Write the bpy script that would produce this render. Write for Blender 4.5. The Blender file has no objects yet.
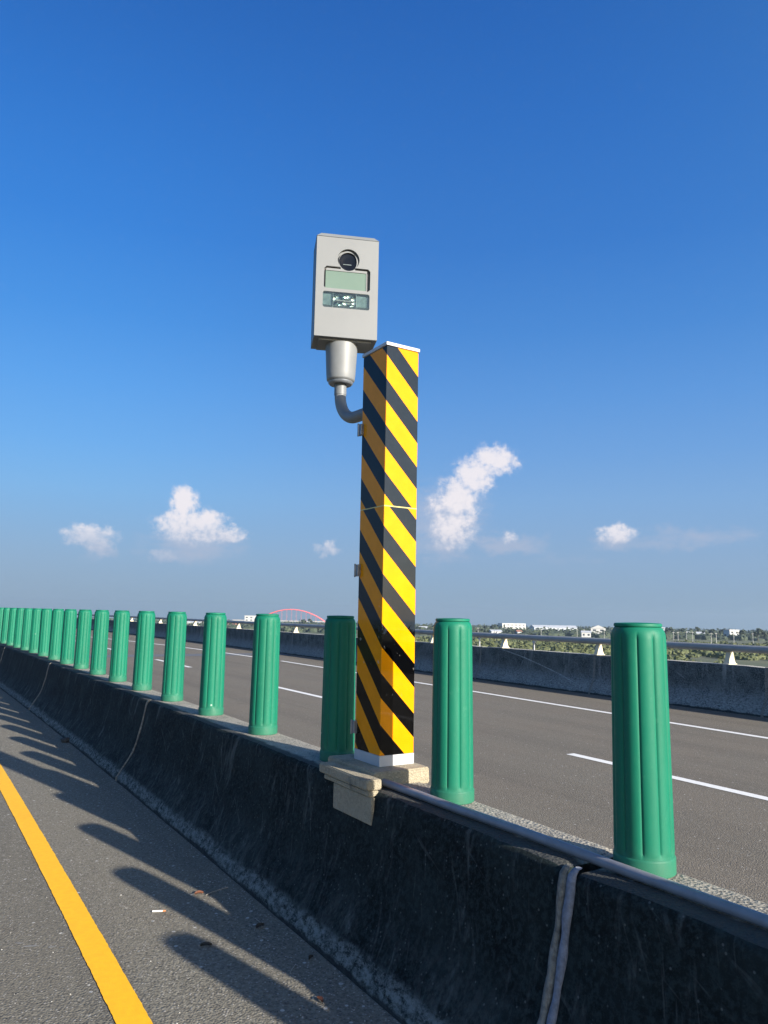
import bpy, bmesh, math, random
from mathutils import Vector, Matrix, noise
random.seed(7)
scene = bpy.context.scene
col = scene.collection
R = math.radians

# ------------------------------------------------------------------ camera
FPX = 750.0
PITCH = math.atan(102 / FPX); ROLL = R(1.06); EYE = 1.745
cF = Vector((0, math.cos(PITCH), math.sin(PITCH)))
u0 = Vector((0, -math.sin(PITCH), math.cos(PITCH))); r0 = Vector((1, 0, 0))
cR = math.cos(ROLL) * r0 + math.sin(ROLL) * u0
cU = -math.sin(ROLL) * r0 + math.cos(ROLL) * u0
cam_d = bpy.data.cameras.new('camera'); cam = bpy.data.objects.new('camera', cam_d); col.objects.link(cam)
m = Matrix((cR, cU, -cF)).transposed().to_4x4(); m.translation = Vector((0, 0, EYE))
cam.matrix_world = m
cam_d.sensor_fit = 'HORIZONTAL'; cam_d.sensor_width = 36; cam_d.lens = FPX / 768 * 36
cam_d.clip_start = .05; cam_d.clip_end = 20000
scene.camera = cam

def bearing(px, py=620):
    """horizontal direction (unit) in which the photograph's column px looks"""
    d = cF + cR * ((px - 384) / FPX) - cU * ((py - 512) / FPX)
    return Vector((d.x, d.y)).normalized()
def skydir(px, py):
    d = (cF + cR * ((px - 384) / FPX) - cU * ((py - 512) / FPX)).normalized()
    return math.degrees(math.atan2(d.x, d.y)), math.degrees(math.asin(d.z))

# ------------------------------------------------------------------ sun, exposure
SUN_AZ, SUN_EL = 134.9, 20.0
scene.view_settings.view_transform = 'Standard'
scene.view_settings.look = 'None'
scene.view_settings.gamma = 1
scene.view_settings.exposure = 1.15
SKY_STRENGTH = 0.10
HAZE = 0.00013
SUN_STRENGTH = 5.0
sd = Vector((math.sin(R(SUN_AZ)) * math.cos(R(SUN_EL)), math.cos(R(SUN_AZ)) * math.cos(R(SUN_EL)), math.sin(R(SUN_EL))))
sun_d = bpy.data.lights.new('sun', 'SUN'); sun = bpy.data.objects.new('sun', sun_d); col.objects.link(sun)
sun_d.energy = SUN_STRENGTH; sun_d.angle = R(.53); sun_d.color = (1, .92, .80)
sun.rotation_euler = sd.to_track_quat('Z', 'Y').to_euler(); sun.location = (30, -30, 40)

# ------------------------------------------------------------------ node helpers
class NT:
    def __init__(s, tree): s.t = tree; s.n = tree.nodes; s.l = tree.links
    def node(s, typ, ins=None, **kw):
        n = s.n.new(typ)
        for k, v in kw.items(): setattr(n, k, v)
        if ins:
            for k, v in ins.items():
                sock = n.inputs[k]
                if isinstance(v, bpy.types.NodeSocket): s.l.new(v, sock)
                else: sock.default_value = v
        return n
    def math(s, op, a, b=0.0, c=None, clamp=False):
        ins = {0: a, 1: b}
        if c is not None: ins[2] = c
        return s.node('ShaderNodeMath', ins, operation=op, use_clamp=clamp).outputs[0]
    def vmath(s, op, a, b=(0, 0, 0)):
        n = s.node('ShaderNodeVectorMath', {0: a, 1: b}, operation=op)
        return n.outputs['Value'] if op in ('LENGTH', 'DOT_PRODUCT') else n.outputs[0]
    def ramp(s, v, a, b, lo=0.0, hi=1.0, smooth=True):
        return s.node('ShaderNodeMapRange', {'Value': v, 'From Min': a, 'From Max': b, 'To Min': lo, 'To Max': hi},
                      interpolation_type='SMOOTHSTEP' if smooth else 'LINEAR').outputs[0]
    def mix(s, f, a, b):
        n = s.node('ShaderNodeMix', data_type='RGBA')
        for i, v in ((0, f), (6, a), (7, b)):
            if isinstance(v, bpy.types.NodeSocket): s.l.new(v, n.inputs[i])
            else: n.inputs[i].default_value = v if i == 0 else (*v, 1) if len(v) == 3 else v
        return n.outputs[2]
    def noise(s, vec, scale, detail=4, rough=.55, typ=None):
        n = s.node('ShaderNodeTexNoise', {'Vector': vec, 'Scale': scale, 'Detail': detail, 'Roughness': rough})
        return n.outputs['Fac']
    def scalev(s, vec, sc, rot=(0, 0, 0), loc=(0, 0, 0)):
        return s.node('ShaderNodeMapping', {'Vector': vec, 'Scale': sc, 'Rotation': rot, 'Location': loc}).outputs[0]
    def sep(s, v):
        o = s.node('ShaderNodeSeparateXYZ', {0: v}).outputs; return o[0], o[1], o[2]
    def comb(s, x, y, z=0.0): return s.node('ShaderNodeCombineXYZ', {0: x, 1: y, 2: z}).outputs[0]

# ------------------------------------------------------------------ world
world = bpy.data.worlds.new('World'); scene.world = world; world.use_nodes = True
w = NT(world.node_tree)
for n_ in list(w.n): w.n.remove(n_)
skyn = w.node('ShaderNodeTexSky', sky_type='NISHITA', sun_disc=False, sun_elevation=R(SUN_EL), sun_rotation=R(SUN_AZ),
              altitude=50, air_density=1.0, dust_density=1.2, ozone_density=2.2)
tc = w.node('ShaderNodeTexCoord').outputs['Generated']
dx, dy, dz = w.sep(tc)
az = w.math('MULTIPLY', w.math('ARCTAN2', dx, dy), 57.29578)
el = w.math('MULTIPLY', w.math('ARCSINE', dz), 57.29578)
def blob_field(blobs, coord):
    f = None
    for px, py, rx, ry, amp in blobs:
        a, e = skydir(px, py)
        v = w.vmath('SUBTRACT', coord, (a, e, 0)); v = w.vmath('MULTIPLY', v, (1 / (rx * .0764), 1 / (ry * .0764), 0))
        g = w.ramp(w.vmath('LENGTH', v), 0.0, 1.9, amp, 0.0)
        f = g if f is None else w.math('SMOOTH_MAX', f, g, .12)
    return f
base = w.comb(az, el)
nz1 = w.node('ShaderNodeTexNoise', {'Vector': base, 'Scale': .9, 'Detail': 5, 'Roughness': .62}).outputs['Color']
nz1 = w.vmath('SUBTRACT', nz1, (.5, .5, .5)); nz1 = w.vmath('MULTIPLY', nz1, (1.5, 1.5, 0))
crd = w.vmath('ADD', base, nz1)
bright = [(184, 502, 10, 15, 1.25), (178, 524, 20, 12, .9), (203, 522, 20, 11, 1), (230, 534, 17, 7, .85), (195, 534, 30, 12, .72), (162, 557, 15, 6, .8),
          (90, 536, 21, 9, 1.0), (99, 546, 12, 11, .9), (493, 460, 22, 13, 1.05), (474, 476, 18, 17, 1), (458, 500, 19, 22, .95), (452, 528, 21, 22, .8),
          (617, 534, 16, 9, .85), (510, 536, 9, 6, .55), (327, 549, 12, 6, .7), (470, 512, 8, 14, .6), (440, 505, 14, 14, .55)]
faint = [(195, 545, 45, 18, .8), (98, 548, 16, 14, .6), (443, 522, 34, 36, 1.0), (505, 544, 38, 11, .8), (620, 544, 28, 8, .7), (688, 538, 58, 12, .6), (480, 505, 18, 26, .45),
         (560, 560, 90, 10, .3), (150, 575, 120, 9, .2)]
fb = blob_field(bright, crd); ff = blob_field(faint, crd)
nd = w.noise(w.scalev(base, (1, 1, 1), loc=(3, 7, 0)), 1.6, 8, .62)
ndw = w.noise(w.scalev(base, (.5, 1.2, 1)), .9, 6, .6)
ab = w.ramp(w.math('ADD', fb, w.math('MULTIPLY', w.math('SUBTRACT', nd, .5), 1.6)), .06, .92)
ab = w.math('MULTIPLY', ab, w.ramp(fb, .03, .5))
af = w.math('MULTIPLY', w.math('MULTIPLY', w.ramp(w.math('ADD', ff, w.math('MULTIPLY', w.math('SUBTRACT', ndw, .5), 1.1)), .15, .9), .5), w.ramp(ff, .03, .35))
lit = w.ramp(w.math('ADD', el, w.math('MULTIPLY', nd, 3.0)), 4.2, 7.8)
hs = w.node('ShaderNodeHueSaturation', {'Hue': .5, 'Saturation': 1.3, 'Value': 1.0, 'Color': skyn.outputs[0]}).outputs[0]
# haze band low over the plain
# clear-air colours by height above the horizon, given as display values of this exposure
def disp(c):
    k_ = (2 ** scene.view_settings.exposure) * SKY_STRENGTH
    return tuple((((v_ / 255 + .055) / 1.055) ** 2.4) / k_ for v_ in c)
air = w.node('ShaderNodeValToRGB', {'Fac': w.ramp(el, -10, 60, 0, 1, False)})
cr = air.color_ramp; cr.interpolation = 'B_SPLINE' if False else 'EASE'; cr.interpolation = 'LINEAR'
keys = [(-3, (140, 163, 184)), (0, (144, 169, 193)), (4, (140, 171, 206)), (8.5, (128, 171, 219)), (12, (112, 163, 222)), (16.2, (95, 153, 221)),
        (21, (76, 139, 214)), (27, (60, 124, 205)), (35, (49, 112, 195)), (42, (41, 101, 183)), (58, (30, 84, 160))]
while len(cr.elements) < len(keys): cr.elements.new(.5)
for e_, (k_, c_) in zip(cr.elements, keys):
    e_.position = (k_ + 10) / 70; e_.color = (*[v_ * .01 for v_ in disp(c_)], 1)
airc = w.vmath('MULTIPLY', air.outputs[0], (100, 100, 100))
# the air is a little clearer and brighter straight away from the sun
lf = w.math('MULTIPLY', w.ramp(az, 8, -26, 0, 1), w.math('MULTIPLY', w.ramp(el, 1, 12), w.ramp(el, 46, 26)))
airc = w.mix(lf, airc, w.vmath('MULTIPLY', airc, (.97, 1.15, 1.16)))
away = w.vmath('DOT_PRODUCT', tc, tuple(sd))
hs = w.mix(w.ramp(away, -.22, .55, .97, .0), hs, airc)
ccol = w.mix(lit, disp((176, 184, 208)), disp((246, 240, 244)))
c1 = w.mix(af, hs, disp((190, 194, 212)))
c2 = w.mix(w.math('MULTIPLY', ab, w.ramp(el, 3.2, 7.2, .35, .93)), c1, ccol)
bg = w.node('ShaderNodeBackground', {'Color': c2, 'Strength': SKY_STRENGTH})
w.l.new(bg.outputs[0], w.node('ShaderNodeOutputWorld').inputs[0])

# ------------------------------------------------------------------ materials
def new_mat(name):
    mt = bpy.data.materials.new(name); mt.use_nodes = True
    t = NT(mt.node_tree)
    b = t.n['Principled BSDF']
    return mt, t, b
def setb(t, b, **kw):
    for k, v in kw.items():
        k = k.replace('_', ' ')
        if isinstance(v, bpy.types.NodeSocket): t.l.new(v, b.inputs[k])
        else: b.inputs[k].default_value = (*v, 1) if isinstance(v, tuple) and len(v) == 3 else v
def bump(t, b, h, strength, dist):
    n = t.node('ShaderNodeBump', {'Height': h, 'Strength': strength, 'Distance': dist}); t.l.new(n.outputs[0], b.inputs['Normal']); return n
def pos(t): return t.node('ShaderNodeNewGeometry').outputs['Position']
def ocoord(t): return t.node('ShaderNodeTexCoord').outputs['Object']

AZ = -31.7
def along(t, sx=1, sy=1, sz=1):
    """world position turned so that x runs across the road and y along it"""
    v = t.node('ShaderNodeMapping', {'Vector': pos(t), 'Rotation': (0, 0, R(AZ))}).outputs[0]
    return t.node('ShaderNodeVectorMath', {0: v, 1: (sx, sy, sz)}, operation='MULTIPLY').outputs[0]

def asphalt(name, dark, light, warm):
    mt, t, b = new_mat(name); p = pos(t)
    big = t.noise(p, .7, 5, .6); fine = t.noise(p, 55, 4, .75); streak = t.noise(along(t, 2.2, .08, 1), 1, 4, .6)
    c = t.mix(t.ramp(fine, .32, .68), dark, light)
    c = t.mix(t.math('MULTIPLY', t.ramp(big, .38, .65), .45), c, warm)
    c = t.mix(t.math('MULTIPLY', t.ramp(streak, .45, .7), .28), c, tuple(x * .66 for x in dark))
    q_ = t.sep(along(t))[0]
    wt = t.math('SINE', t.math('MULTIPLY', q_, 3.5)); patch = t.noise(along(t, .5, .10, 1), 1, 3, .5)
    c = t.mix(t.math('MULTIPLY', t.ramp(wt, .2, 1), t.ramp(patch, .35, .65, .05, .30)), c, tuple(x * .74 for x in dark))
    # pale and dark aggregate chips
    v1 = t.node('ShaderNodeTexVoronoi', {'Vector': p, 'Scale': 95}); rnd = t.sep(v1.outputs['Color'])[0]
    chip = t.math('MULTIPLY', t.ramp(rnd, .80, .9), t.ramp(v1.outputs['Distance'], .55, .2))
    c = t.mix(t.math('MULTIPLY', chip, .75), c, (.36, .34, .31))
    rnd2 = t.sep(v1.outputs['Color'])[1]
    c = t.mix(t.math('MULTIPLY', t.math('MULTIPLY', t.ramp(rnd2, .78, .88), t.ramp(v1.outputs['Distance'], .6, .2)), .75), c, (.035, .033, .032))
    v3 = t.node('ShaderNodeTexVoronoi', {'Vector': p, 'Scale': 11}); r3 = t.sep(v3.outputs['Color'])[2]
    nn = t.noise(p, 40, 2, .5)
    spk = t.math('MULTIPLY', t.ramp(r3, .86, .88), t.ramp(t.math('ADD', v3.outputs['Distance'], t.math('MULTIPLY', nn, .12)), .17, .12))
    c = t.mix(t.math('MULTIPLY', spk, .7), c, (.5, .49, .46))
    st = t.noise(t.scalev(p, (1, 1, 1), loc=(4, 2, 0)), 1.9, 3, .5)
    c = t.mix(t.math('MULTIPLY', t.ramp(st, .68, .78), .5), c, (.06, .045, .035))
    setb(t, b, Base_Color=c, Roughness=.88, Specular_IOR_Level=.3)
    h = t.math('ADD', t.math('MULTIPLY', fine, .6), t.math('MULTIPLY', v1.outputs['Distance'], -.8))
    bump(t, b, h, .7, .006)
    return mt
M = {}
M['asphalt_near'] = asphalt('asphalt_near', (.096, .089, .073), (.212, .198, .160), (.170, .151, .117))
M['asphalt_far'] = asphalt('asphalt_far', (.104, .092, .073), (.166, .148, .116), (.150, .125, .095))

def paint(name, c0, under, wear, ns=30):
    mt, t, b = new_mat(name); p = pos(t)
    n1 = t.noise(p, ns, 5, .7); n2 = t.noise(p, 2.5, 4, .6); n3 = t.noise(p, 160, 3, .6)
    c = t.mix(t.ramp(n1, .3, .75), tuple(x * .88 for x in c0), c0)
    c = t.mix(t.math('MULTIPLY', t.ramp(n2, .55, .8), .2), c, tuple(x * .62 for x in c0))
    c = t.mix(t.ramp(t.math('ADD', n1, t.math('MULTIPLY', n3, .35)), wear, wear + .06), c, under)
    setb(t, b, Base_Color=c, Roughness=.6)
    bump(t, b, t.math('ADD', n3, n1), .35, .003)
    return mt
M['yellow_paint'] = paint('yellow_road_paint', (.92, .46, .003), (.2, .13, .04), .94)
M['scuff'] = paint('worn_white_scuff', (.55, .54, .50), (.18, .17, .15), .52, 60)
M['white_paint'] = paint('white_road_paint', (.74, .73, .69), (.2, .19, .17), .95)

# old road-side concrete, almost black with grime
def grime(name, dark, mid, pale, toe_lo, toe_hi, topn=True, foot=None, amount=1.0, sf=(6, 6, .9)):
    mt, t, b = new_mat(name); p = pos(t); q = along(t)
    x, y, z = t.sep(q)
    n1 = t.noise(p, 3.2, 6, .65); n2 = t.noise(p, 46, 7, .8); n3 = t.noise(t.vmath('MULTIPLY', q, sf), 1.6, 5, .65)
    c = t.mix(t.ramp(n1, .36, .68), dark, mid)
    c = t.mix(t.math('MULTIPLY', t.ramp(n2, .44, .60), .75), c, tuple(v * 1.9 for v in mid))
    # pale run-off streaks, starting at the top edge
    c = t.mix(t.math('MULTIPLY', t.ramp(n3, .56, .74), .30 * amount), c, pale)
    # scrapes: thin slanted strokes
    for k, (ang, thr) in enumerate(((R(28), .70), (R(62), .73), (R(12), .71))):
        sv = t.node('ShaderNodeMapping', {'Vector': q, 'Rotation': (ang, 0, 0), 'Location': (k * 3.1, k * 1.7, 0)}).outputs[0]
        sv = t.vmath('MULTIPLY', sv, (1, 26, 2.2)) if k != 2 else t.vmath('MULTIPLY', sv, (1, 40, 3.0))
        sn = t.noise(sv, 1.3, 3, .5); g = t.noise(t.scalev(p, (1, 1, 1), loc=(k * 5.0, 0, 0)), 2.1, 2, .5)
        c = t.mix(t.math('MULTIPLY', t.math('MULTIPLY', t.ramp(sn, thr - .10, thr + .0), t.ramp(g, .44, .58)), .16 * amount), c, pale)
    vo = t.node('ShaderNodeTexVoronoi', {'Vector': p, 'Scale': 52}); r3 = t.sep(vo.outputs['Color'])[0]
    spk = t.math('MULTIPLY', t.ramp(r3, .82, .84), t.ramp(t.math('ADD', vo.outputs['Distance'], t.math('MULTIPLY', n2, .3)), .42, .26))
    c = t.mix(t.math('MULTIPLY', spk, .34), c, pale)
    if foot:   # dusty, faintly brushed lower slope
        c = t.mix(t.math('MULTIPLY', t.ramp(t.math('ADD', z, t.math('MULTIPLY', n1, .2)), .48, .72, 1, 0), t.math('MULTIPLY', t.math('MULTIPLY', t.ramp(t.noise(t.vmath('MULTIPLY', q, (3, 5, 3)), 4, 8, .78), .44, .60), t.ramp(n1, .35, .62)), .62)), c, tuple(v * .36 for v in pale))
    # tyre-scuffed lower slope
    if toe_lo is not None:
        edge = t.math('ADD', z, t.math('MULTIPLY', t.math('SUBTRACT', n1, .5), .08 if foot else .14))
        toe = t.math('MULTIPLY', t.ramp(edge, toe_lo, toe_hi, 1, 0), t.ramp(t.noise(t.vmath('MULTIPLY', q, (1, .6, 1)), 33, 8, .85), .40, .60))
        c = t.mix(t.math('MULTIPLY', toe, .95 if foot else .75), c, tuple(v * .85 for v in pale))
        if foot: c = t.mix(t.ramp(edge, foot, foot + .016, .85, 0), c, (.018, .02, .022))
    setb(t, b, Base_Color=c, Roughness=.9, Specular_IOR_Level=.18)
    bump(t, b, t.math('ADD', n2, t.math('MULTIPLY', n1, .6)), .75, .008)
    return mt
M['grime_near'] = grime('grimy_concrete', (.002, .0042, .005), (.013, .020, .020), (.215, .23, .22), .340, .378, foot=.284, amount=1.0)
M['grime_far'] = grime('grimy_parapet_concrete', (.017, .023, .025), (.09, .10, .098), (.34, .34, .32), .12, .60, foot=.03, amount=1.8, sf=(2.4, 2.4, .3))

def concrete_top(name, a, bb, cc, chip=75, ca=1.0, dirt=False):
    mt, t, b = new_mat(name); p = pos(t)
    n1 = t.noise(p, 5, 5, .6); n2 = t.noise(p, 70, 4, .7)
    v = t.node('ShaderNodeTexVoronoi', {'Vector': p, 'Scale': chip})
    c = t.mix(t.ramp(n1, .3, .7), a, bb); c = t.mix(t.ramp(n2, .42, .7), c, cc)
    c = t.mix(t.math('MULTIPLY', t.ramp(t.sep(v.outputs['Color'])[0], .7, .75), t.math('MULTIPLY', t.ramp(v.outputs['Distance'], .5, .25), ca)), c, (.08, .075, .065))
    n3 = t.noise(p, 9, 5, .7)
    c = t.mix(t.math('MULTIPLY', t.ramp(n3, .55, .72), .7), c, (.07, .068, .06))
    if dirt:   # grime creeping over the near arris where the pipe runs
        qx, qy, _z = t.sep(along(t)); e_ = t.math('ADD', qx, t.math('MULTIPLY', t.math('SUBTRACT', t.noise(p, 14, 4, .6), .5), .06))
        far_ = t.ramp(qy, 3.1, 3.7, 0, .055)
        c = t.mix(t.ramp(t.math('ADD', e_, far_), 1.955, 1.985, .93, 0), c, (.018, .022, .023))
    setb(t, b, Base_Color=c, Roughness=.9); bump(t, b, t.math('ADD', n2, v.outputs['Distance']), .8, .006)
    return mt
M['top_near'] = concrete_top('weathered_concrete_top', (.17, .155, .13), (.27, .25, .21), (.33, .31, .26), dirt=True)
M['beige_concrete'] = concrete_top('beige_mortar', (.26, .225, .16), (.33, .29, .21), (.37, .33, .24), 160, .35)
M['pale_concrete'] = concrete_top('pale_concrete', (.30, .29, .27), (.4, .39, .36), (.46, .45, .42))

def simple(name, c, rough=.5, metal=0.0, var=.12, scale=8, coat=0.0, bmp=0.0):
    mt, t, b = new_mat(name); p = ocoord(t)
    n1 = t.noise(p, scale, 5, .6)
    cc = t.mix(t.ramp(n1, .3, .7), tuple(x * (1 - var) for x in c), tuple(min(1, x * (1 + var)) for x in c))
    setb(t, b, Base_Color=cc, Roughness=rough, Metallic=metal, Coat_Weight=coat)
    if bmp: bump(t, b, t.noise(p, scale * 6, 4, .6), bmp, .004)
    return mt
def dirty_green(name, c, shade):
    mt, t, b = new_mat(name); p = ocoord(t)
    rnd = t.node('ShaderNodeObjectInfo').outputs['Random']
    pr = t.vmath('ADD', p, t.comb(t.math('MULTIPLY', rnd, 40), 0, 0))
    n1 = t.noise(t.vmath('MULTIPLY', pr, (14, 14, 1.6)), 1, 5, .6); n2 = t.noise(pr, 24, 4, .65)
    cc = t.mix(t.ramp(n1, .35, .7), c, shade)
    cc = t.mix(t.math('MULTIPLY', t.ramp(n2, .58, .75), .18), cc, (.07, .21, .14))
    z = t.sep(p)[2]
    dirt = t.math('MULTIPLY', t.ramp(t.math('ADD', z, t.math('MULTIPLY', n2, .1)), .05, .16, 1, 0), .4)
    cc = t.mix(dirt, cc, (.05, .13, .085))
    v = t.node('ShaderNodeTexVoronoi', {'Vector': pr, 'Scale': 18})
    nick = t.math('MULTIPLY', t.ramp(t.sep(v.outputs['Color'])[0], .965, .97), t.ramp(v.outputs['Distance'], .16, .1))
    cc = t.mix(t.math('MULTIPLY', nick, .6), cc, (.42, .52, .46))
    setb(t, b, Base_Color=cc, Roughness=t.ramp(n2, .3, .7, .5, .66), Specular_IOR_Level=.28)
    bump(t, b, n2, .12, .003)
    return mt
M['green'] = dirty_green('green_plastic', (.003, .135, .080), (.003, .112, .066))
M['housing'] = simple('light_grey_powder_coat', (.138, .148, .156), .5, 0, .03, 5)
M['housing_dark'] = simple('grey_gasket', (.09, .09, .095), .6)
M['tube'] = simple('grey_painted_steel', (.16, .17, .178), .5, 0, .06)
M['black'] = simple('black_plastic', (.008, .008, .01), .3)
M['void'] = simple('dark_interior', (.02, .022, .024), .7)
M['conduit'] = simple('grey_pvc', (.18, .188, .212), .42, 0, .12, 14)
M['galv'] = simple('galvanised_rail', (.25, .26, .26), .6, .2, .1, 2)
M['cream'] = simple('cream_bracket_paint', (.52, .46, .33), .5, 0, .06)
M['plinth'] = simple('white_plinth_paint', (.39, .40, .42), .45, 0, .06)
M['hinge'] = simple('zinc_hinge', (.20, .22, .25), .4, .5, .15, 30)
M['sealant'] = simple('grey_joint_sealant', (.15, .165, .205), .75, 0, .3, 40, bmp=.5)
M['mortar'] = simple('crumbly_joint_mortar', (.165, .155, .135), .9, 0, .4, 45, bmp=.8)

M['scrape'] = simple('pale_scraped_concrete', (.26, .27, .26), .9, 0, .5, 14)
# green tinted screen and flash window
mt, t, b = new_mat('green_tinted_glass'); p = ocoord(t)
n1 = t.noise(p, 6, 3, .5)
setb(t, b, Base_Color=t.mix(n1, (.10, .148, .115), (.12, .172, .135)), Roughness=.16, Specular_IOR_Level=.6, Coat_Weight=.4); M['screen'] = mt
mt, t, b = new_mat('flash_reflector'); p = ocoord(t)
v = t.node('ShaderNodeTexVoronoi', {'Vector': p, 'Scale': 34})
setb(t, b, Base_Color=t.mix(t.ramp(v.outputs['Distance'], .1, .6), (.9, .9, .88), (.03, .05, .06)), Metallic=.75, Roughness=.15)
bump(t, b, v.outputs['Distance'], 1, .01); M['reflector'] = mt
M['flash_side'] = simple('grey_glass', (.13, .155, .155), .15, 0, .3, 20, coat=.5)
mt, t, b = new_mat('clear_pane')
for n_ in list(t.n):
    if n_.type == 'BSDF_PRINCIPLED': t.n.remove(n_)
gl = t.node('ShaderNodeBsdfGlossy', {'Roughness': .02, 'Color': (1, 1, 1, 1)}); tr = t.node('ShaderNodeBsdfTransparent', {'Color': (.86, .93, .91, 1)})
fr = t.node('ShaderNodeFresnel', {'IOR': 1.5}); mx = t.node('ShaderNodeMixShader', {0: fr.outputs[0], 1: tr.outputs[0], 2: gl.outputs[0]})
t.l.new(mx.outputs[0], t.n['Material Output'].inputs[0]); M['pane'] = mt
mt, t, b = new_mat('lens_glass'); setb(t, b, Base_Color=(.004, .005, .008), Roughness=.12, Specular_IOR_Level=.25); M['lens'] = mt

# hazard sheeting: local object axes: x along the left face (0 at the shared corner, negative = left), corner geometry in builder
COL_W, COL_D, COL_H, PL_H = .242, .199, 2.144, .051
mt, t, b = new_mat('hazard_sheeting')
p = ocoord(t); x, y, z = t.sep(p)
# unwrapped distance round the corner that faces the camera: local corner at (0,0); left face runs along +y (away), right face along +x
u = t.math('SUBTRACT', x, y)
seam = t.math('GREATER_THAN', z, 1.282)
val = t.math('ADD', t.math('ADD', z, t.math('MULTIPLY', u, 1.02)), t.math('MULTIPLY', seam, -.032))
wob = t.math('MULTIPLY', t.math('SUBTRACT', t.noise(p, 3.0, 2, .5), .5), .006)
fr = t.math('FRACT', t.math('DIVIDE', t.math('ADD', t.math('ADD', val, wob), .163), .2455))
isb = t.math('LESS_THAN', fr, .475)
n1 = t.noise(p, 14, 5, .7); n2 = t.noise(p, 90, 3, .6)
yel = t.mix(t.ramp(n1, .35, .7), (.66, .235, .001), (.72, .26, .002))
# faint honeycomb of the sheeting
wv = t.math('ADD', t.math('SINE', t.math('MULTIPLY', t.math('ADD', x, y), 900)), t.math('SINE', t.math('MULTIPLY', z, 700)))
yel = t.mix(t.ramp(wv, .9, 1.6, 0, .18), yel, (.45, .16, .002))
# black bands: greyer above, deeper black below a ragged edge low on the column
rag = t.ramp(t.math('ADD', z, t.math('MULTIPLY', t.math('SUBTRACT', t.noise(p, 26, 5, .75), .5), .22)), .655, .665)
blk = t.mix(rag, (.0012, .0013, .0016), t.mix(t.ramp(n1, .4, .75), (.0105, .0165, .025), (.0135, .020, .029)))
c = t.mix(isb, yel, blk)
sl = t.math('MULTIPLY', t.math('LESS_THAN', t.math('ABSOLUTE', t.math('SUBTRACT', z, 1.282)), .003), .75)
c = t.mix(sl, c, (.62, .52, .2))
# scuffs: small lost flecks of film, mostly low down
vo = t.node('ShaderNodeTexVoronoi', {'Vector': t.vmath('ADD', p, t.vmath('MULTIPLY', t.node('ShaderNodeTexNoise', {'Vector': p, 'Scale': 40}).outputs['Color'], (.03, .03, .03))), 'Scale': 22})
fl = t.math('MULTIPLY', t.ramp(t.sep(vo.outputs['Color'])[1], .93, .935), t.ramp(vo.outputs['Distance'], .2, .14))
fl = t.math('MULTIPLY', fl, t.ramp(z, 1.0, .2, .0, .8))
c = t.mix(fl, c, (.42, .41, .38))
scr = t.noise(t.vmath('MULTIPLY', t.scalev(p, (1, 1, 1), rot=(.5, .3, 0)), (60, 60, 5)), 1, 2, .5)
c = t.mix(t.math('MULTIPLY', t.math('MULTIPLY', t.ramp(scr, .72, .78), t.ramp(z, .9, .3, 0, 1)), .35), c, (.35, .34, .3))
setb(t, b, Base_Color=c, Roughness=.7, Specular_IOR_Level=0.0, Coat_Weight=.42, Coat_IOR=1.5, Coat_Roughness=t.ramp(n1, .3, .8, .02, .06))
M['hazard'] = mt

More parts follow.
